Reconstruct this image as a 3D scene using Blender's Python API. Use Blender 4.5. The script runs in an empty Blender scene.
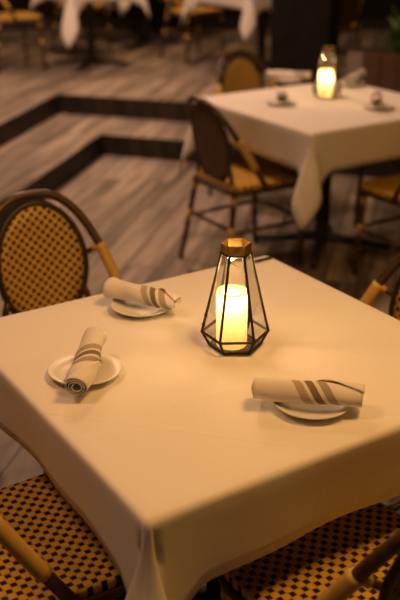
import bpy, bmesh, math, random
from mathutils import Vector, Matrix
C = bpy.context.scene.collection
S = bpy.context.scene
PI = math.pi
random.seed(7)

# ---------------------------------------------------------------- camera, world, lights, exposure
cam_d = bpy.data.cameras.new('camera')
cam = bpy.data.objects.new('camera', cam_d); C.objects.link(cam)
YAW, PITCH, ROLL = 1.00458, -0.400734, 0.003285
CAM = Vector((-0.6155, -1.1305, 1.6861))
fw = Vector((math.cos(YAW)*math.cos(PITCH), math.sin(YAW)*math.cos(PITCH), math.sin(PITCH)))
rt = Vector((math.sin(YAW), -math.cos(YAW), 0)); dn = fw.cross(rt)
r2 = rt*math.cos(ROLL) + dn*math.sin(ROLL); d2 = -rt*math.sin(ROLL) + dn*math.cos(ROLL)
M = Matrix((r2, -d2, -fw)).transposed().to_4x4(); M.translation = CAM
cam.matrix_world = M
cam_d.sensor_fit = 'VERTICAL'; cam_d.sensor_height = 36.0; cam_d.lens = 36.0*945.06/600
cam_d.dof.use_dof = True; cam_d.dof.focus_distance = 1.98; cam_d.dof.aperture_fstop = 2.6
S.camera = cam

S.view_settings.view_transform = 'Standard'; S.view_settings.look = 'None'
S.view_settings.exposure = 0.0; S.view_settings.gamma = 1.0; S.view_settings.use_curve_mapping = False

w = bpy.data.worlds.new('dusk'); S.world = w; w.use_nodes = True
bg = w.node_tree.nodes['Background']
bg.inputs[0].default_value = (0.75, 0.43, 0.28, 1); bg.inputs[1].default_value = 0.022

def light(name, kind, loc, energy, color, target=None, **kw):
    d = bpy.data.lights.new(name, kind); d.energy = energy; d.color = color
    for k, v in kw.items(): setattr(d, k, v)
    o = bpy.data.objects.new(name, d); C.objects.link(o); o.location = loc
    if target is not None:
        o.rotation_euler = (Vector(target)-Vector(loc)).to_track_quat('-Z', 'Y').to_euler()
    return o
light('overhead_light', 'AREA', (-0.95, 0.6, 3.0), 19.5, (1.0, 0.52, 0.26), (0.3, 0.5, 0), shape='DISK', size=0.7)
light('overhead_light', 'AREA', (0.85, -0.35, 2.9), 32, (1.0, 0.49, 0.125), (0.5, 0.2, 0.4), shape='DISK', size=0.6)
light('overhead_light', 'AREA', (1.62, 3.0, 3.3), 37, (1.0, 0.57, 0.34), (1.7, 3.1, 0), shape='DISK', size=0.8)
light('overhead_light', 'AREA', (1.5, 5.0, 3.3), 85, (1.0, 0.60, 0.39), (1.9, 5.6, 0), shape='DISK', size=0.8)
light('overhead_light', 'AREA', (4.9, 4.7, 2.9), 14, (1.0, 0.52, 0.2), (4.6, 4.9, 0.3), shape='DISK', size=0.4)  # unseen light added to brighten the chair beyond the black column
light('amber_fill', 'AREA', (2.2, -2.6, 2.6), 5, (1.0, 0.44, 0.03), (1.2, 0.6, 0.5), shape='DISK', size=0.6)  # unseen fill added to warm the front-right cloth faces, like bounce off the chairs
light('overhead_light', 'AREA', (3.7, 7.2, 2.7), 30, (1.0, 0.55, 0.24), (3.2, 6.5, 0), shape='DISK', size=0.5)

# ---------------------------------------------------------------- materials
def mat(name):
    m = bpy.data.materials.new(name); m.use_nodes = True
    nt = m.node_tree
    return m, nt, nt.nodes['Principled BSDF']
def N(nt, t, **kw):
    n = nt.nodes.new(t)
    for k, v in kw.items(): setattr(n, k, v)
    return n
def L(nt, a, b): nt.links.new(a, b)
def val(nt, op, a, b=None, c=None):
    n = N(nt, 'ShaderNodeMath', operation=op)
    for i, x in enumerate((a, b, c)):
        if x is None: continue
        if isinstance(x, (int, float)): n.inputs[i].default_value = x
        else: L(nt, x, n.inputs[i])
    return n.outputs[0]
def mixc(nt, f, a, b):
    n = N(nt, 'ShaderNodeMix', data_type='RGBA')
    for s, x in ((n.inputs[0], f), (n.inputs[6], a), (n.inputs[7], b)):
        if isinstance(x, (int, float)): s.default_value = x
        elif isinstance(x, tuple): s.default_value = (*x, 1)
        else: L(nt, x, s)
    return n.outputs[2]
def noise(nt, vec, scale, detail=3, rough=.55, dist=0):
    n = N(nt, 'ShaderNodeTexNoise'); n.inputs['Scale'].default_value = scale
    n.inputs['Detail'].default_value = detail; n.inputs['Roughness'].default_value = rough
    n.inputs['Distortion'].default_value = dist
    if vec is not None: L(nt, vec, n.inputs['Vector'])
    return n.outputs['Fac']
def ramp(nt, f, lo, hi):
    n = N(nt, 'ShaderNodeMapRange'); L(nt, f, n.inputs[0])
    n.inputs[1].default_value = lo; n.inputs[2].default_value = hi
    return n.outputs[0]
def bump(nt, b, h, strength, dist):
    n = N(nt, 'ShaderNodeBump'); n.inputs['Strength'].default_value = strength; n.inputs['Distance'].default_value = dist
    L(nt, h, n.inputs['Height']); L(nt, n.outputs[0], b.inputs['Normal'])

def m_mottled(name, c1, c2, scale=20, rough=.5, metal=0, stretch=(1, 1, 1)):
    m, nt, b = mat(name)
    tc = N(nt, 'ShaderNodeTexCoord'); mp = N(nt, 'ShaderNodeMapping'); mp.inputs['Scale'].default_value = stretch
    L(nt, tc.outputs['Object'], mp.inputs[0])
    f = ramp(nt, noise(nt, mp.outputs[0], scale), .3, .7)
    L(nt, mixc(nt, f, c1, c2), b.inputs['Base Color'])
    b.inputs['Roughness'].default_value = rough; b.inputs['Metallic'].default_value = metal
    return m

def m_cloth():
    m, nt, b = mat('white_linen')
    tc = N(nt, 'ShaderNodeTexCoord')
    f = noise(nt, tc.outputs['Object'], 900, 1)
    g = noise(nt, tc.outputs['Object'], 7, 3)
    L(nt, mixc(nt, ramp(nt, f, .3, .7), (.74, .71, .68), (.80, .77, .74)), b.inputs['Base Color'])
    b.inputs['Roughness'].default_value = .85
    b.inputs['Sheen Weight'].default_value = .08
    # faint pressed creases across the top
    sp = N(nt, 'ShaderNodeSeparateXYZ'); L(nt, tc.outputs['Object'], sp.inputs[0])
    def crease(a, b_, c, wd_):
        dd = val(nt, 'ABSOLUTE', val(nt, 'ADD', val(nt, 'ADD', val(nt, 'MULTIPLY', sp.outputs[0], a), val(nt, 'MULTIPLY', sp.outputs[1], b_)), c))
        return ramp(nt, dd, wd_, 0)
    cr = val(nt, 'ADD', crease(.737, .676, .355, .006), val(nt, 'ADD', crease(1, 0, -.02, .005), crease(.03, 1, .16, .005)))
    bump(nt, b, val(nt, 'ADD', val(nt, 'ADD', val(nt, 'MULTIPLY', f, .04), g), val(nt, 'MULTIPLY', cr, .20)), .4, .006)
    return m

def m_napkin():
    m, nt, b = mat('striped_napkin')
    uv = N(nt, 'ShaderNodeUVMap'); sp = N(nt, 'ShaderNodeSeparateXYZ'); L(nt, uv.outputs[0], sp.inputs[0])
    u, v = sp.outputs[0], sp.outputs[1]
    # three woven stripes running across the roll at a slant
    t = val(nt, 'ADD', u, val(nt, 'MULTIPLY', v, -.45))
    def band(c, hw):
        return val(nt, 'LESS_THAN', val(nt, 'ABSOLUTE', val(nt, 'SUBTRACT', t, c)), hw)
    tc = N(nt, 'ShaderNodeTexCoord')
    f = noise(nt, tc.outputs['Object'], 700, 1)
    base = mixc(nt, ramp(nt, f, .3, .7), (.66, .62, .58), (.74, .70, .66))
    c = mixc(nt, band(.0, .009), base, (.40, .33, .25))
    c = mixc(nt, band(.024, .008), c, (.19, .145, .10))
    c = mixc(nt, band(.05, .009), c, (.35, .29, .225))
    L(nt, c, b.inputs['Base Color'])
    b.inputs['Roughness'].default_value = .9
    bump(nt, b, f, .25, .001)
    return m

def m_weave(name, cell, tan, tan2, dark, round_holes=False, hole=.40):
    m, nt, b = mat(name)
    uv = N(nt, 'ShaderNodeUVMap'); mp = N(nt, 'ShaderNodeMapping')
    mp.inputs['Scale'].default_value = (1/cell, 1/cell, 1)
    L(nt, uv.outputs[0], mp.inputs[0])
    sp = N(nt, 'ShaderNodeSeparateXYZ'); L(nt, mp.outputs[0], sp.inputs[0])
    x, y = sp.outputs[0], sp.outputs[1]
    ix, iy = val(nt, 'FLOOR', x), val(nt, 'FLOOR', y)
    fx = val(nt, 'ABSOLUTE', val(nt, 'SUBTRACT', val(nt, 'FRACT', x), .5))
    fy = val(nt, 'ABSOLUTE', val(nt, 'SUBTRACT', val(nt, 'FRACT', y), .5))
    par = val(nt, 'MODULO', val(nt, 'ADD', val(nt, 'ADD', ix, iy), 1000), 2)
    even = val(nt, 'LESS_THAN', par, .5)
    if round_holes:
        d = val(nt, 'SQRT', val(nt, 'ADD', val(nt, 'MULTIPLY', fx, fx), val(nt, 'MULTIPLY', fy, fy)))
        h = val(nt, 'LESS_THAN', d, hole)
    else:
        h = val(nt, 'LESS_THAN', val(nt, 'MAXIMUM', fx, fy), hole)
    holef = val(nt, 'MULTIPLY', even, h)
    seam = val(nt, 'MULTIPLY', val(nt, 'GREATER_THAN', val(nt, 'MAXIMUM', fx, fy), .46), .35)
    tc = N(nt, 'ShaderNodeTexCoord')
    f = ramp(nt, noise(nt, tc.outputs['Object'], 38, 3), .3, .7)
    col = mixc(nt, f, tan, tan2)
    col = mixc(nt, seam, col, (.10, .05, .012))
    L(nt, mixc(nt, holef, col, dark), b.inputs['Base Color'])
    b.inputs['Roughness'].default_value = .48
    hh = val(nt, 'SUBTRACT', val(nt, 'SUBTRACT', 1, val(nt, 'MULTIPLY', val(nt, 'ADD', val(nt, 'MULTIPLY', fx, fx), val(nt, 'MULTIPLY', fy, fy)), .9)), holef)
    bump(nt, b, hh, .6, .003)
    return m

def m_planks(name, ang, width, length, cols, gap, rough=.42, off=(0, 0)):
    m, nt, b = mat(name)
    tc = N(nt, 'ShaderNodeTexCoord'); mp = N(nt, 'ShaderNodeMapping')
    mp.inputs['Rotation'].default_value = (0, 0, -ang); mp.inputs['Location'].default_value = (*off, 0)
    L(nt, tc.outputs['Object'], mp.inputs[0])
    br = N(nt, 'ShaderNodeTexBrick'); br.offset = .37; br.offset_frequency = 2
    br.inputs['Scale'].default_value = 1; br.inputs['Brick Width'].default_value = length; br.inputs['Row Height'].default_value = width
    br.inputs['Mortar Size'].default_value = .004; br.inputs['Mortar Smooth'].default_value = .2
    br.inputs['Color1'].default_value = (0, 0, 0, 1); br.inputs['Color2'].default_value = (1, 1, 1, 1); br.inputs['Mortar'].default_value = (.5, .5, .5, 1)
    L(nt, mp.outputs[0], br.inputs['Vector'])
    st = N(nt, 'ShaderNodeMapping'); st.inputs['Scale'].default_value = (1.1, 13, 1); L(nt, mp.outputs[0], st.inputs[0])
    ad = N(nt, 'ShaderNodeVectorMath', operation='ADD'); L(nt, st.outputs[0], ad.inputs[0])
    sc = N(nt, 'ShaderNodeVectorMath', operation='SCALE'); L(nt, br.outputs['Color'], sc.inputs[0]); sc.inputs['Scale'].default_value = 9
    L(nt, sc.outputs[0], ad.inputs[1])
    g = noise(nt, ad.outputs[0], 1.6, 6, .62, .6)
    g2 = noise(nt, ad.outputs[0], .55, 3, .5, .3)
    c = mixc(nt, ramp(nt, g, .32, .68), cols[0], cols[1])
    c = mixc(nt, val(nt, 'MULTIPLY', ramp(nt, g2, .48, .70), .85), c, cols[2])
    rr = N(nt, 'ShaderNodeSeparateColor'); L(nt, br.outputs['Color'], rr.inputs[0])
    hs = N(nt, 'ShaderNodeHueSaturation'); L(nt, val(nt, 'ADD', .66, val(nt, 'MULTIPLY', rr.outputs[0], .6)), hs.inputs['Value']); L(nt, c, hs.inputs['Color'])
    L(nt, mixc(nt, br.outputs['Fac'], hs.outputs[0], gap), b.inputs['Base Color'])
    L(nt, val(nt, 'ADD', rough, val(nt, 'MULTIPLY', g, .25)), b.inputs['Roughness'])
    bump(nt, b, val(nt, 'SUBTRACT', val(nt, 'MULTIPLY', g, .3), br.outputs['Fac']), .5, .004)
    return m

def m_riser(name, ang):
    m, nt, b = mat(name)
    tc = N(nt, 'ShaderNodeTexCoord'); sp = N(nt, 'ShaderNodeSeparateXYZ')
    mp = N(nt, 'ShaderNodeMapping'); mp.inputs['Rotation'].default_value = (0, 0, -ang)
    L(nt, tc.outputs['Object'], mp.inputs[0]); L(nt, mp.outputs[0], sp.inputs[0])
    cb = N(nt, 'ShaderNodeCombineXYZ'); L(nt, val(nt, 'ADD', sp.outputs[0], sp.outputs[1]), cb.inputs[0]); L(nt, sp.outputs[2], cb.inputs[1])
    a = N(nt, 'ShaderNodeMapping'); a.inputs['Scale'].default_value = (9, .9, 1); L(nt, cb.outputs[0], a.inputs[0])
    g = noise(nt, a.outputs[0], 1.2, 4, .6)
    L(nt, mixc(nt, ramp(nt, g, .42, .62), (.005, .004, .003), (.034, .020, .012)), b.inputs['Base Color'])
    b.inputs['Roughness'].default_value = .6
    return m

A1 = math.atan2(.70, .714)
WOOD = ((.150, .116, .100), (.43, .35, .305), (.036, .026, .021))
MT = {}
MT['cloth'] = m_cloth()
MT['napkin'] = m_napkin()
MT['seat_weave'] = m_weave('seat_weave', .0152, (.74, .45, .070), (.66, .37, .05), (.006, .004, .003), False, .40)
MT['panel_weave'] = m_weave('panel_weave', .0145, (.62, .40, .085), (.55, .33, .06), (.010, .006, .004), True, .455)
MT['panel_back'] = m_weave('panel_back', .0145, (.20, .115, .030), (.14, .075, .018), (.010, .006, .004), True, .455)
MT['bamboo'] = m_mottled('pale_bamboo', (.62, .42, .115), (.50, .30, .065), 30, .38, 0, (1, 1, .3))
MT['rattan'] = m_mottled('brown_rattan', (.085, .042, .014), (.035, .017, .007), 45, .36)
MT['black_wrap'] = m_mottled('black_wrap', (.016, .011, .008), (.03, .02, .013), 60, .42)
MT['china'] = m_mottled('white_china', (.72, .70, .67), (.76, .74, .71), 6, .30)
MT['brass'] = m_mottled('aged_brass', (.62, .41, .12), (.26, .165, .05), 60, .38, 1)
MT['black_iron'] = m_mottled('black_iron', (.012, .009, .007), (.026, .018, .012), 90, .5, .3)
MT['cast_iron'] = m_mottled('cast_iron', (.018, .017, .018), (.035, .032, .03), 30, .55, .3)
MT['particle_board'] = m_mottled('brown_board', (.16, .09, .05), (.11, .06, .03), 30, .6)
MT['column'] = m_mottled('black_paint', (.008, .007, .007), (.014, .012, .011), 9, .6)
MT['wall'] = m_mottled('dark_wall', (.016, .010, .007), (.008, .006, .005), 1.6, .8)
for k_ in ('column', 'wall'): MT[k_].node_tree.nodes['Principled BSDF'].inputs['Specular IOR Level'].default_value = .12
MT['planter'] = m_mottled('planter_wood', (.12, .06, .025), (.07, .032, .014), 9, .6, 0, (1, 1, 8))
MT['grey_board'] = m_mottled('grey_board', (.30, .25, .22), (.20, .16, .14), 9, .6, 0, (1, 1, 8))
MT['leaf'] = m_mottled('leaf', (.045, .13, .025), (.02, .065, .012), 14, .45)
MT['soil'] = m_mottled('soil', (.03, .02, .013), (.015, .01, .007), 60, .95)
MT['floor'] = m_planks('deck_planks', A1, .165, 1.5, WOOD, (.02, .014, .01))
MT['step'] = m_planks('step_planks', A1, .165, 1.7, WOOD, (.02, .014, .01), .42, (.4, .05))
MT['deck'] = m_planks('upper_planks', A1, .165, 1.6, WOOD, (.02, .014, .01), .42, (.9, .02))
MT['riser'] = m_riser('riser_boards', A1)

def m_wax():
    m, nt, b = mat('candle_wax')
    nt.nodes.remove(b)
    out = nt.nodes['Material Output']
    tc = N(nt, 'ShaderNodeTexCoord'); f = noise(nt, tc.outputs['Object'], 25, 3)
    tr = N(nt, 'ShaderNodeBsdfTranslucent'); L(nt, mixc(nt, f, (.96, .76, .40), (.98, .80, .46)), tr.inputs[0])
    df = N(nt, 'ShaderNodeBsdfDiffuse'); df.inputs[0].default_value = (.85, .72, .5, 1)
    mx = N(nt, 'ShaderNodeMixShader'); mx.inputs[0].default_value = .35
    L(nt, tr.outputs[0], mx.inputs[1]); L(nt, df.outputs[0], mx.inputs[2]); L(nt, mx.outputs[0], out.inputs[0])
    return m
def m_glass():
    m, nt, b = mat('thin_glass')
    nt.nodes.remove(b)
    out = nt.nodes['Material Output']
    tc = N(nt, 'ShaderNodeTexCoord'); f = noise(nt, tc.outputs['Object'], 12, 2)
    t = N(nt, 'ShaderNodeBsdfTransparent'); L(nt, mixc(nt, f, (.97, .97, .96), (.99, .99, .98)), t.inputs[0])
    g = N(nt, 'ShaderNodeBsdfGlossy'); g.inputs['Roughness'].default_value = .03
    lw = N(nt, 'ShaderNodeLayerWeight'); lw.inputs[0].default_value = .5
    fr = val(nt, 'ADD', .06, val(nt, 'MULTIPLY', val(nt, 'POWER', lw.outputs['Facing'], 4), .5))
    mx = N(nt, 'ShaderNodeMixShader'); L(nt, fr, mx.inputs[0])
    L(nt, t.outputs[0], mx.inputs[1]); L(nt, g.outputs[0], mx.inputs[2]); L(nt, mx.outputs[0], out.inputs[0])
    return m
MT['wax'] = m_wax(); MT['glass'] = m_glass()

# ---------------------------------------------------------------- helpers
def link(name, me, m=None, parent=None, smooth=True, loc=None, rot=None):
    o = bpy.data.objects.new(name, me); C.objects.link(o)
    if m is not None:
        for x in (m if isinstance(m, (list, tuple)) else [m]): me.materials.append(MT[x] if isinstance(x, str) else x)
    if smooth:
        for p in me.polygons: p.use_smooth = True
    if parent is not None: o.parent = parent
    if loc is not None: o.location = loc
    if rot is not None: o.rotation_euler = rot
    return o
def from_bm(name, bm, m, parent=None, smooth=True, **kw):
    bmesh.ops.recalc_face_normals(bm, faces=bm.faces)
    me = bpy.data.meshes.new(name); bm.to_mesh(me); bm.free()
    return link(name, me, m, parent, smooth, **kw)
def thing(name, label, cat, loc=(0, 0, 0), rz=0, group=None):
    o = bpy.data.objects.new(name, None); C.objects.link(o); o.empty_display_size = .1
    o.location = loc; o.rotation_euler = (0, 0, rz)
    return tag(o, label, cat, group)
def tag(o, label, cat, group=None):
    o['label'] = label; o['category'] = cat
    if group: o['group'] = group
    return o
def copy_tree(o, parent=None):
    c = o.copy(); C.objects.link(c)
    if parent is not None:
        c.parent = parent
    for ch in o.children: copy_tree(ch, c)
    return c
def dup(root, loc, rz, label, group=None):
    c = copy_tree(root); c.location = loc; c.rotation_euler = (0, 0, rz); c['label'] = label
    if group: c['group'] = group
    return c
def struct(o):
    o['kind'] = 'structure'; return o

def tube(bm, pts, rad, n=10, closed=False, cap=True):
    pts = [Vector(p) for p in pts]; k = len(pts)
    rads = rad if isinstance(rad, (list, tuple)) else [rad]*k
    rings = []; prev = None
    for i, p in enumerate(pts):
        if closed: t = pts[(i+1) % k]-pts[i-1]
        else: t = pts[min(i+1, k-1)]-pts[max(i-1, 0)]
        t.normalize()
        if prev is None:
            a = Vector((0, 0, 1)) if abs(t.z) < .9 else Vector((1, 0, 0))
            u = (a - t*a.dot(t)).normalized()
        else:
            u = (prev - t*prev.dot(t)).normalized()
        prev = u; v = t.cross(u)
        rings.append([bm.verts.new(p+(u*math.cos(2*PI*j/n)+v*math.sin(2*PI*j/n))*rads[i]) for j in range(n)])
    rng = range(k if closed else k-1)
    for i in rng:
        a, b = rings[i], rings[(i+1) % k]
        for j in range(n): bm.faces.new((a[j], a[(j+1) % n], b[(j+1) % n], b[j]))
    if not closed and cap:
        bm.faces.new(rings[0]); bm.faces.new(rings[-1][::-1])
def tube_obj(name, pts, rad, m, parent=None, n=10, closed=False):
    bm = bmesh.new(); tube(bm, pts, rad, n, closed); return from_bm(name, bm, m, parent)
def lathe(bm, prof, n=32, close_ends=True):
    rings = []
    for r, z in prof:
        rings.append([bm.verts.new((r*math.cos(2*PI*j/n), r*math.sin(2*PI*j/n), z)) for j in range(n)])
    for a, b in zip(rings, rings[1:]):
        for j in range(n): bm.faces.new((a[j], a[(j+1) % n], b[(j+1) % n], b[j]))
    if close_ends:
        bm.faces.new(rings[0][::-1]); bm.faces.new(rings[-1])
def box(bm, cx, cy, cz, sx, sy, sz, bev=0.0):
    r = bmesh.ops.create_cube(bm, size=1, matrix=Matrix.Translation((cx, cy, cz)) @ Matrix.Diagonal((sx, sy, sz, 1)))
    if bev:
        es = list({e for v in r['verts'] for e in v.link_edges})
        bmesh.ops.bevel(bm, geom=es, offset=bev, segments=2, affect='EDGES', profile=.5)

# ---------------------------------------------------------------- the setting
def prism(name, poly, z0, z1, mats):
    bm = bmesh.new()
    bot = [bm.verts.new((x, y, z0)) for x, y in poly]; top = [bm.verts.new((x, y, z1)) for x, y in poly]
    n = len(poly)
    bm.faces.new(top).material_index = 0
    bm.faces.new(bot[::-1]).material_index = 0
    for i in range(n):
        bm.faces.new((bot[i], bot[(i+1) % n], top[(i+1) % n], top[i])).material_index = 1 if len(mats) > 1 else 0
    return struct(from_bm(name, bm, mats, None, False))
U1 = Vector((-.714, -.70)); U2 = Vector((.63, -.777))
c1 = Vector((2.36, 4.86)); c2 = Vector((2.42, 5.68))
prism('floor', [(-6, -5), (9, -5), (9, 11), (-6, 11)], -.06, 0, ['floor'])
a1, b1 = c1+U1*7, c1+U2*8.5; a2, b2 = c2+U1*7, c2+U2*8.5
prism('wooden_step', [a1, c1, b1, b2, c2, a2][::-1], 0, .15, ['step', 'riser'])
fa, fb = a2+Vector((-3, 7)), Vector((11, 9))
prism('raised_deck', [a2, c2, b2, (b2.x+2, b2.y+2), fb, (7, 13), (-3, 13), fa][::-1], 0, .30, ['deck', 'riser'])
# dark wall far behind the upper tables
wd = Vector((1.18, -.79)).normalized(); w0 = Vector((4.5, 9.05))
bm = bmesh.new(); box(bm, 0, .1, 1.8, 14, .2, 3.0)
wall = struct(from_bm('wall_back', bm, 'wall', None, False, loc=(w0.x, w0.y, 0), rot=(0, 0, math.atan2(wd.y, wd.x))))
bm = bmesh.new(); box(bm, 0, -.012, .36, 14, .024, .12)
struct(from_bm('baseboard_back', bm, 'riser', None, False, loc=(w0.x, w0.y, 0), rot=(0, 0, math.atan2(wd.y, wd.x))))
# square black column on the raised deck
bm = bmesh.new(); box(bm, 0, 0, 1.55, .43, .40, 2.5, .006); box(bm, 0, 0, .36, .45, .42, .12, .006)
struct(from_bm('trim_1', bm, 'column', None, False, loc=(3.86, 4.46, 0), rot=(0, 0, math.atan2(-.777, .63))))

# ---------------------------------------------------------------- bistro chair (front is +Y, origin on the floor)
HT, SZ = .845, .462
def hoop_pt(t):
    c, s = math.cos(t), math.sin(t)
    e = .72
    x = (.219+.003*(1-s))*math.copysign(abs(c)**e, c)
    k = s**1.02
    return Vector((x, -.03-.245*k**.95, SZ-.03+(HT-SZ+.03)*k))
def panel_pt(x, z):
    # gently dished oval panel leaning back
    k = (z-.50)/.34
    return Vector((x, -.195-.065*k + .9*x*x, z))
PW, PH, PZ = .143, .186, .632
def make_chair(label, loc, rz):
    root = thing('bistro_chair', label, 'chair', loc, rz, 'woven bistro chairs')
    # woven seat pad
    n = 40; bm = bmesh.new()
    def srd(a, f=1.0):
        c, s = math.cos(a), math.sin(a); q = .30
        x = math.copysign(abs(c)**q, c); y = math.copysign(abs(s)**q, s)
        return (x*(.206+.012*y)*f, y*.205*f+(.022*f if y > 0 else 0)*abs(y))
    rings = []
    for f, z in ((1.0, SZ-.026), (1.0, SZ-.008), (.985, SZ-.001), (.93, SZ), (.6, SZ-.003), (.25, SZ-.005)):
        rings.append([bm.verts.new((*srd(2*PI*i/n+.001, f), z)) for i in range(n)])
    for a, b in zip(rings, rings[1:]):
        for i in range(n): bm.faces.new((a[i], a[(i+1) % n], b[(i+1) % n], b[i]))
    bm.faces.new(rings[-1]); bm.faces.new(rings[0][::-1])
    uvl = bm.loops.layers.uv.new('UVMap')
    for f in bm.faces:
        for l in f.loops:
            co = l.vert.co; l[uvl].uv = (co.x+.3+max(0, SZ-.01-co.z)*.0, co.y+.3)
    from_bm('seat', bm, 'seat_weave', root)
    # rattan rail that the seat is woven round
    tube_obj('seat_frame', [(*srd(2*PI*i/48+.001, .99), SZ-.035) for i in range(48)], .013, 'rattan', root, 10, True)
    # legs
    ends = {('f', -1): ((-.188, .185), (-.198, .205)), ('f', 1): ((.188, .185), (.198, .205)),
            ('r', -1): ((-.165, -.180), (-.212, -.250)), ('r', 1): ((.165, -.180), (.212, -.250))}
    def leg_at(k, z):
        (a, b) = ends[k]; t = 1-z/(SZ-.03)
        return Vector((a[0]+(b[0]-a[0])*t, a[1]+(b[1]-a[1])*t, z))
    for k in ends:
        lg = tube_obj('leg', [leg_at(k, z) for z in (SZ-.028, .36, .24, .12, 0.0)], [.0145, .0145, .014, .0135, .013], 'rattan', root)
        for z0, z1 in ((.21, .265), (.37, .40)): tube_obj('bamboo_binding', [leg_at(k, z0), leg_at(k, z1)], .0168, 'bamboo', lg, 10)
    # stretchers
    for a, b, z in ((('f', -1), ('r', -1), .235), (('f', 1), ('r', 1), .235), (('r', -1), ('r', 1), .25), (('f', -1), ('f', 1), .25)):
        tube_obj('stretcher', [leg_at(a, z), leg_at(b, z)], .010, 'rattan', root, 8)
    # outer hoop with pale bamboo sleeves
    hp = tube_obj('back_hoop', [hoop_pt(PI*i/48) for i in range(49)], .0138, 'rattan', root, 12)
    for a0, a1 in ((.085, .205), (.915, .795)):
        tube_obj('bamboo_sleeve', [hoop_pt(PI*(a0+(a1-a0)*i/12)) for i in range(13)], .0172, 'bamboo', hp, 12)
    # oval woven back panel
    bm = bmesh.new(); rings = []
    for f in (0.001, .25, .5, .75, 1.0):
        rings.append([panel_pt(PW*f*math.cos(2*PI*i/40), PZ+PH*f*math.sin(2*PI*i/40)) for i in range(40)])
    off = Vector((0, .006, 0))
    uvl = bm.loops.layers.uv.new('UVMap')
    fr = [[bm.verts.new(p+off) for p in r] for r in rings]; bk = [[bm.verts.new(p-off) for p in r] for r in rings]
    for gi, g in enumerate((fr, bk)):
        n0 = len(bm.faces)
        bm.faces.new(g[0])
        for a, b in zip(g, g[1:]):
            for i in range(40): bm.faces.new((a[i], a[(i+1) % 40], b[(i+1) % 40], b[i]))
        bm.faces.ensure_lookup_table()
        for f in list(bm.faces)[n0:]: f.material_index = gi
    for i in range(40): bm.faces.new((fr[-1][i], fr[-1][(i+1) % 40], bk[-1][(i+1) % 40], bk[-1][i]))
    for f in bm.faces:
        for l in f.loops: l[uvl].uv = (l.vert.co.x+1, l.vert.co.z+1)
    from_bm('back_panel', bm, ['panel_weave', 'panel_back'], root)
    tube_obj('panel_frame', [panel_pt(PW*1.02*math.cos(2*PI*i/48), PZ+PH*1.02*math.sin(2*PI*i/48)) for i in range(48)], .0105, 'black_wrap', root, 10, True)
    # two uprights that carry the panel from the seat
    for s in (-1, 1):
        tube_obj('back_upright', [(s*.150, -.182, SZ-.03), (s*.140, -.186, SZ+.05), panel_pt(s*.128, PZ-.085)], .011, 'rattan', root, 10)
    # spacers between panel and hoop
    for s in (-1, 1):
        h = hoop_pt(PI*(.5-s*.30)); z = h.z
        pa = panel_pt(s*PW*math.sqrt(max(0, 1-((z-.025-PZ)/PH)**2)), z-.025)
        sp = tube_obj('spacer', [pa, pa.lerp(h, .5), h], .0085, 'rattan', root, 8)
        tube_obj('bamboo_cuff', [pa.lerp(h, .55), h], .0112, 'bamboo', sp, 8)
    return root

chair = make_chair('woven bistro chair at bottom left, seat half under the front table cloth', (-.005, .43, 0), -PI/2)
def chair_at(x, y, z, deg, label): return dup(chair, (x, y, z), math.radians(deg), label)
chair_at(.45, -.045, 0, 0, 'woven bistro chair at the bottom right, seat running under the front table cloth')
chair_at(.452, 1.262, 0, 180, 'bistro chair with full oval back standing beyond the front table at the left edge')
chair_at(.975, .515, 0, 90, 'bistro chair cut off by the right edge, beside the front table')
chair_at(1.98, 2.53, 0, -90, 'bistro chair seen side-on at the left of the second table, behind the lit lantern')
chair_at(2.68, 3.36, 0, 180, 'bistro chair with back facing us at the far left end of the second table')
chair_at(2.52, 1.88, 0, 0, 'bistro chair in shadow at the right, near side of the second table')
chair_at(3.02, 2.45, 0, 90, 'bistro chair at the far right end of the second table, mostly out of frame')
chair_at(2.60, 7.0, .3, -90, 'distant bistro chair on the raised deck at the top left corner')
chair_at(3.55, 7.56, .3, 180, 'distant bistro chair just right of the hanging cloth tail at top left')
chair_at(4.20, 6.54, .3, 180, 'distant bistro chair in the top middle, left of the white cloth tail')
chair_at(4.47, 4.95, .3, 0, 'distant bistro chair in the dark right of the black column')

# ---------------------------------------------------------------- tables
def make_table(h, label, loc):
    t = thing('pedestal_table', label, 'table', loc)
    bm = bmesh.new(); box(bm, 0, 0, .7305, 2*h, 2*h, .027, .004); from_bm('table_top', bm, 'particle_board', t, False)
    bm = bmesh.new(); lathe(bm, [(.045, .05), (.038, .09), (.038, .66), (.06, .717)], 24); from_bm('column', bm, 'cast_iron', t)
    bm = bmesh.new()
    for a in (0, PI/2):
        d = Vector((math.cos(a+PI/4), math.sin(a+PI/4), 0))
        tube(bm, [d*-.36+Vector((0, 0, .02)), d*-.2+Vector((0, 0, .035)), Vector((0, 0, .06)), d*.2+Vector((0, 0, .035)), d*.36+Vector((0, 0, .02))], [.016, .02, .03, .02, .016], 10)
    from_bm('base', bm, 'cast_iron', t)
    return t

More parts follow.
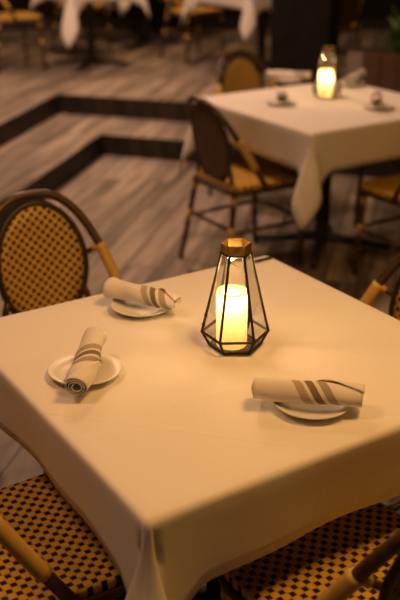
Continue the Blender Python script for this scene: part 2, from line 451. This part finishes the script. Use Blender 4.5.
def make_cloth(h, drop, label, loc, seed, group):
    rnd = random.Random(seed); tails = [.25, .25, .25, .95] if seed == 3 else [.42]*4
    bm = bmesh.new()
    NT, NQ, NE = 36, 9, 32
    R = .012
    def prof(q):               # outward, downward after travelling q past the edge
        a = R*PI/2
        if q < a: return R*math.sin(q/R), R*(1-math.cos(q/R))
        return R, R+(q-a)
    ph = [rnd.uniform(0, 6) for _ in range(8)]
    hh = h
    top = {}
    for i in range(NT+1):
        for j in range(NT+1):
            x, y = -hh+2*hh*i/NT, -hh+2*hh*j/NT
            z = .7525
            top[i, j] = bm.verts.new((x, y, z))
    for i in range(NT):
        for j in range(NT): bm.faces.new((top[i, j], top[i+1, j], top[i+1, j+1], top[i, j+1]))
    qs = [R*.5, R*1.1, R*1.7] + [R*1.7+(drop-R*1.7)*k/6 for k in range(1, 7)]
    # sides
    side_cols = []
    nd = [((0, -1), (1, 0)), ((1, 0), (0, 1)), ((0, 1), (-1, 0)), ((-1, 0), (0, -1))]
    def edge_vert(s, i):
        return (top[i, 0], top[NT, i], top[NT-i, NT], top[0, NT-i])[s]
    for s, (n, t) in enumerate(nd):
        n = Vector((*n, 0)); cols = []
        for i in range(NT+1):
            e = edge_vert(s, i); u = i/NT
            win = math.sin(PI*u)**.6 if 0 < u < 1 else 0
            dc = min(u, 1-u)*2*hh; tail = tails[(s-1) % 4] if u < .5 else tails[s]; m_ = max(0, min(1, (.115-dc)/.10)); m_ = m_*m_*(3-2*m_)
            col = [e]
            for q in qs:
                o, dwn = prof(q*(1+tail*m_))
                k = q/drop
                wav = win*k*(.005*math.sin(u*7+ph[s])+.004*math.sin(u*17+ph[s+4])-.024)
                col.append(bm.verts.new(e.co+n*(o+wav)-Vector((0, 0, dwn))))
            cols.append(col)
        for a, b in zip(cols, cols[1:]):
            for k in range(len(qs)): bm.faces.new((a[k], b[k], b[k+1], a[k+1]))
        side_cols.append(cols)
    # hanging corner tails: one soft box pleat each
    for s in range(4):
        A, B = side_cols[s][-1], side_cols[(s+1) % 4][0]
        nA, nB = Vector((*nd[s][0], 0)), Vector((*nd[(s+1) % 4][0], 0))
        O = (nA+nB).normalized(); T = (nB-nA).normalized()
        cv = A[0]; tail = tails[s]; skew = rnd.uniform(-.05, .05)
        cols = [A]
        for i in range(1, NE):
            tau = i/NE; th = tau*PI/2
            Lr = (1+tail)/max(math.cos(th), math.sin(th)); Lr *= 1+.10*math.sin(2*th)**6
            psi = 2*PI*tau
            W_ = T*(-.20*math.sin(psi)+skew*(1-math.cos(psi)))+O*(.11*(1-math.cos(psi)))
            nn = (nA*(1-tau)+nB*tau).normalized()
            col = [cv]
            for q in qs:
                o, dwn = prof(q*Lr)
                g_ = min(1, q/.12); g_ = g_*g_*(3-2*g_)
                D = (Vector((0, 0, -1))+W_*g_).normalized()
                col.append(bm.verts.new(cv.co+nn*o+D*dwn))
            cols.append(col)
        cols.append(B)
        for a, b in zip(cols, cols[1:]):
            bm.faces.new((cv, b[1], a[1]))
            for k in range(1, len(qs)): bm.faces.new((a[k], b[k], b[k+1], a[k+1]))
    bmesh.ops.remove_doubles(bm, verts=bm.verts, dist=1e-6)
    o = from_bm('tablecloth', bm, 'cloth', None, True, loc=loc)
    md = o.modifiers.new('thickness', 'SOLIDIFY'); md.thickness = .0016; md.offset = 1
    return tag(o, label, 'tablecloth', group)

TB = [(.45, .45, .45, 0, 'front table under the white cloth with the large lit lantern', 'large white tablecloth on the front table', .188, 1),
      (.475, 2.45, 2.5, 0, 'second table standing behind the front one, hidden under its cloth', 'white tablecloth with a pointed corner tail on the second table', .195, 2),
      (.34, 3.27, 6.80, .3, 'distant clothed table at the top left of the raised deck', 'distant white tablecloth whose tail hangs at the top left', .18, 3),
      (.45, 4.40, 5.74, .3, 'distant clothed table left of the black column', 'distant white tablecloth whose tail hangs just left of the black column', .195, 4),
      (.45, 4.42, 7.85, .3, 'farthest clothed table, only its cloth tip showing at the top', 'farthest white tablecloth, its tip showing at the top left of middle', .195, 5)]
for h, x, y, z, tl, cl, d, sd in TB:
    make_table(h-.006, tl, (x, y, z)); make_cloth(h-.004, d, cl, (x, y, z), sd, 'white tablecloths')

# ---------------------------------------------------------------- lanterns and candles
def make_lantern(label, loc, rz):
    root = thing('lantern', label, 'lantern', loc, rz, 'glass table lanterns')
    def ring(r, z): return [Vector((r*math.cos(PI/6+PI/3*i), r*math.sin(PI/6+PI/3*i), z)) for i in range(6)]
    lv = [ring(.058, .004), ring(.075, .036), ring(.0315, .224)]
    bm = bmesh.new()
    def bar(a, b, r=.0033):
        d = (b-a).normalized(); tube(bm, [a-d*r*.5, b+d*r*.5], r, 6)
    for i in range(6):
        j = (i+1) % 6
        for r in lv: bar(r[i], r[j])
        bar(lv[0][i], lv[1][i]); bar(lv[1][i], lv[2][i])
    from_bm('frame', bm, 'black_iron', root, False)
    for a, b in ((0, 1), (1, 2)):
        for i in range(6):
            j = (i+1) % 6
            q = [lv[a][i], lv[a][j], lv[b][j], lv[b][i]]
            nrm = (q[1]-q[0]).cross(q[3]-q[0]).normalized()*.0007
            bm = bmesh.new(); f1 = [bm.verts.new(p+nrm) for p in q]; f2 = [bm.verts.new(p-nrm) for p in q]
            bm.faces.new(f1); bm.faces.new(f2[::-1])
            for k in range(4): bm.faces.new((f1[k], f2[k], f2[(k+1) % 4], f1[(k+1) % 4]))
            from_bm('glass_pane', bm, 'glass', root, False)
    # brass collar, open on top
    bm = bmesh.new()
    o0, o1, i0, i1 = [[bm.verts.new(p) for p in ring(r, z)] for r, z in ((.0338, .222), (.0338, .247), (.0308, .222), (.0308, .247))]
    for a, b in ((o0, o1), (o1, i1), (i1, i0), (i0, o0)):
        for k in range(6): bm.faces.new((a[k], a[(k+1) % 6], b[(k+1) % 6], b[k]))
    from_bm('collar', bm, 'brass', root, False)
    bm = bmesh.new(); lathe(bm, [(.05, .0005), (.05, .0035)], 6); o = from_bm('base_plate', bm, 'black_iron', root, False); o.rotation_euler = (0, 0, PI/6)
    # wire bail hanging inside and the little door hinges
    tube_obj('wire_handle', [(.036*math.cos(a), .036*math.sin(a), .205-.020*math.sin(a)*-1*-1) for a in [PI+PI*k/16 for k in range(17)]], .0009, 'black_iron', root, 6)
    for z in (.075, .052):
        p = lv[1][4].lerp(lv[2][4], (z-.036)/.186)
        bm = bmesh.new(); tube(bm, [p+Vector((0, 0, -.004)), p+Vector((0, 0, .004))], .0038, 8); from_bm('hinge', bm, 'black_iron', root)
    return root
def make_candle(label, loc):
    c = thing('pillar_candle', label, 'candle', loc, 0, 'pillar candles in lanterns')
    bm = bmesh.new(); lathe(bm, [(.0335, 0), (.035, .002), (.035, .128), (.034, .132), (.0315, .132), (.029, .127), (.012, .124), (.002, .124)], 40)
    from_bm('wax', bm, 'wax', c)
    return c
camdir = math.atan2(CAM.y-.46, CAM.x-.489)
LANT = [((.489, .46, .7545), camdir+math.radians(4), 'hexagonal glass lantern with brass collar, in focus on the front table'),
        ((2.54, 2.62, .7545), camdir+math.radians(14), 'blurred glass lantern glowing on the second table')]
CLAB = ['lit pillar candle inside the front lantern', 'lit pillar candle inside the blurred lantern on the second table']
ln = make_lantern(LANT[0][2], LANT[0][0], LANT[0][1])
dup(ln, LANT[1][0], LANT[1][1], LANT[1][2])
cd = make_candle(CLAB[0], Vector(LANT[0][0])+Vector((-.0067, .0042, .0037)))
dup(cd, Vector(LANT[1][0])+Vector((-.0067, .0042, .0037)), 0, CLAB[1])
for (p, _, _), e in zip(LANT, (.72, 1.8)):
    light('candle_glow', 'POINT', (p[0]-.0067, p[1]+.0042, p[2]+.117), e, (1.0, .68, .34), None, shadow_soft_size=.006)
    light('candle_flame_light', 'POINT', (p[0]-.0067, p[1]+.0042, p[2]+.178), 1.25, (1.0, .62, .26), None, shadow_soft_size=.014)

# ---------------------------------------------------------------- plates and rolled napkins
def make_plate(label, loc):
    bm = bmesh.new()
    lathe(bm, [(.001, .0), (.040, .0), (.043, .002), (.062, .007), (.0775, .0155), (.0785, .0170), (.0770, .0176), (.060, .0100), (.044, .0058), (.001, .0052)], 48)
    o = from_bm('side_plate', bm, 'china', None, True, loc=loc)
    return tag(o, label, 'plate', 'white side plates')
def make_napkin(label, loc, rz, length=.215, r=.021, tilt=0, seed=1, flare=(.0, .0), stripe=.62, bend=0.0, slant=0, flat=.86):
    rnd = random.Random(seed); bm = bmesh.new(); uvl = bm.loops.layers.uv.new('UVMap')
    NL, NS = 34, 72; turns = 2.35; grid = []
    p1, p2 = rnd.uniform(0, 6), rnd.uniform(0, 6)
    for i in range(NL+1):
        u = i/NL; row = []
        e0, e1 = max(0, 1-u/.28), max(0, 1-(1-u)/.28)
        grow = 1+flare[0]*e0**1.5+flare[1]*e1**1.5
        for j in range(NS+1):
            v = j/NS
            tu = turns+.75*u
            a = 2*PI*tu*v + 1.9 + .25*math.sin(3*u+p1)
            rr = (r*.30+r*.70*v**.9)*grow*(1+.06*math.sin(2*a+5*u+p2)+.05*math.sin(8*u+a+p1)+.035*math.sin(17*u-2*a))
            # the loose outer edge runs slightly askew along the roll
            ll = (u-.5)*length*(1-.04*(1-v)) + .010*(v-.5)*math.sin(p1)
            row.append(bm.verts.new((ll, rr*math.cos(a)*1.08+bend*(u-.5)**2, (rr*math.sin(a))*flat)))
        grid.append(row)
    fs = []
    for i in range(NL):
        for j in range(NS):
            f = bm.faces.new((grid[i][j], grid[i+1][j], grid[i+1][j+1], grid[i][j+1]))
            for l, (ii, jj) in zip(f.loops, ((i, j), (i+1, j), (i+1, j+1), (i, j+1))):
                ang = ((2*PI*(turns+.75*ii/NL)*jj/NS) + 1.9 - PI/2 + PI) % (2*PI) - PI
                l[uvl].uv = ((ii/NL-stripe)*length, ang*r*(1 if slant == 0 else slant))
    zmin = min(v.co.z for v in bm.verts)
    me = bpy.data.meshes.new('napkin'); bm.to_mesh(me); bm.free()
    o = link('napkin', me, 'napkin', None, True)
    o.location = loc; o.rotation_euler = (0, tilt, rz)
    md = o.modifiers.new('thickness', 'SOLIDIFY'); md.thickness = .0016; md.offset = 0
    return tag(o, label, 'napkin', 'striped rolled napkins')
Z = .7545
def rest(r): return Z+.0085+r*.9
make_plate('white side plate nearest the lantern\'s right, in front, under a napkin', (.458, .144, Z))
make_plate('white side plate at the left of the front table', (.139, .512, Z))
make_plate('white side plate at the far left of the front table, behind the lantern', (.412, .752, Z))
def ang(a, b): return math.atan2(b[1]-a[1], b[0]-a[0])
make_napkin('striped napkin roll lying level on the front right plate', (.440, .141, Z+.0415), ang((.37, .23), (.53, .08)), .215, .0265, 0, 3, (.05, .0), .40)
make_napkin('striped napkin roll with open end towards us on the left plate', (.133, .489, Z+.0455), ang((.23, .62), (.05, .39)), .215, .028, math.radians(4), 5, (-.05, -.15), .38)
make_napkin('striped napkin roll with flared end on the far left plate', (.414, .748, Z+.0415), ang((.365, .89), (.485, .655)), .195, .0265, math.radians(1), 9, (.30, -.35), .5)
# second table
pl2 = [((2.23, 2.60), 'blurred side plate at the near left of the second table'), ((2.63, 3.06), 'blurred side plate at the far left of the second table'),
       ((2.85, 2.80), 'blurred side plate at the far right of the second table'), ((2.56, 2.26), 'blurred side plate at the near right of the second table')]
for (x, y), l in pl2: make_plate(l, (x, y, Z))
make_napkin('blurred napkin roll lying level at the far left of the second table', (2.63, 3.06, Z+.0425), ang((2.50, 3.18), (2.70, 2.95)), .24, .027, 0, 11)
make_napkin('blurred napkin roll pointing at us on the near left plate of the second table', (2.25, 2.62, Z+.0425), ang((2.32, 2.72), (2.17, 2.5)), .2, .026, 0, 12)
make_napkin('blurred napkin roll at the far right of the second table', (2.87, 2.79, Z+.0425), ang((2.76, 2.74), (2.98, 2.86)), .23, .026, 0, 13, (.0, .3))
make_napkin('blurred napkin roll on the near right plate of the second table', (2.56, 2.27, Z+.0425), ang((2.48, 2.18), (2.64, 2.35)), .2, .026, 0, 14)

# ---------------------------------------------------------------- planter at the far right
pang = math.atan2(-.777, .63)
t = thing('potted_plant', 'green leafy plant in a slatted wooden planter at the right edge, in the dark', 'plant', (4.27, 3.96, .3), pang)
bm = bmesh.new(); box(bm, 0, 0, .19, .58, .36, .36); from_bm('planter_box', bm, 'planter', t, False)
for k in range(5):
    bm = bmesh.new(); box(bm, -.24+.12*k, -.19, .20, .112, .02, .38, .003); from_bm('board', bm, 'grey_board' if k == 0 else 'planter', t, False)
bm = bmesh.new(); box(bm, 0, 0, .376, .56, .34, .012); from_bm('soil', bm, 'soil', t, False)
bm = bmesh.new(); rnd = random.Random(4)
for k in range(150):
    a = rnd.uniform(0, 2*PI); el = rnd.uniform(.25, 1.4); ln_ = rnd.uniform(.12, .30); b0 = Vector((rnd.uniform(.0, .24), rnd.uniform(-.12, .12), .385+rnd.uniform(0, .12)))
    d = Vector((math.cos(a)*math.cos(el), math.sin(a)*math.cos(el), math.sin(el))); s = d.cross(Vector((0, 0, 1))).normalized(); up = s.cross(d)
    wd_ = rnd.uniform(.012, .026); prev = None
    for i in range(6):
        f = i/5; p = b0+d*ln_*f-Vector((0, 0, .12*f*f*math.cos(el))); ww = wd_*math.sin(PI*(f*.92+.04))
        cur = (bm.verts.new(p-s*ww), bm.verts.new(p-up*ww*.3), bm.verts.new(p+s*ww))
        if prev:
            bm.faces.new((prev[0], prev[1], cur[1], cur[0])); bm.faces.new((prev[1], prev[2], cur[2], cur[1]))
        prev = cur
o = from_bm('foliage', bm, 'leaf', t, True)

# thin dark bar lying on the cloth near the far corner
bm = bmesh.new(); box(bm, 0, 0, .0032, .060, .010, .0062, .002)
o = from_bm('cloth_corner_bar', bm, 'black_iron', None, False, loc=(.865, .868, .7545), rot=(0, 0, .05))
tag(o, 'small dark bar lying on the far corner of the front tablecloth', 'clip')
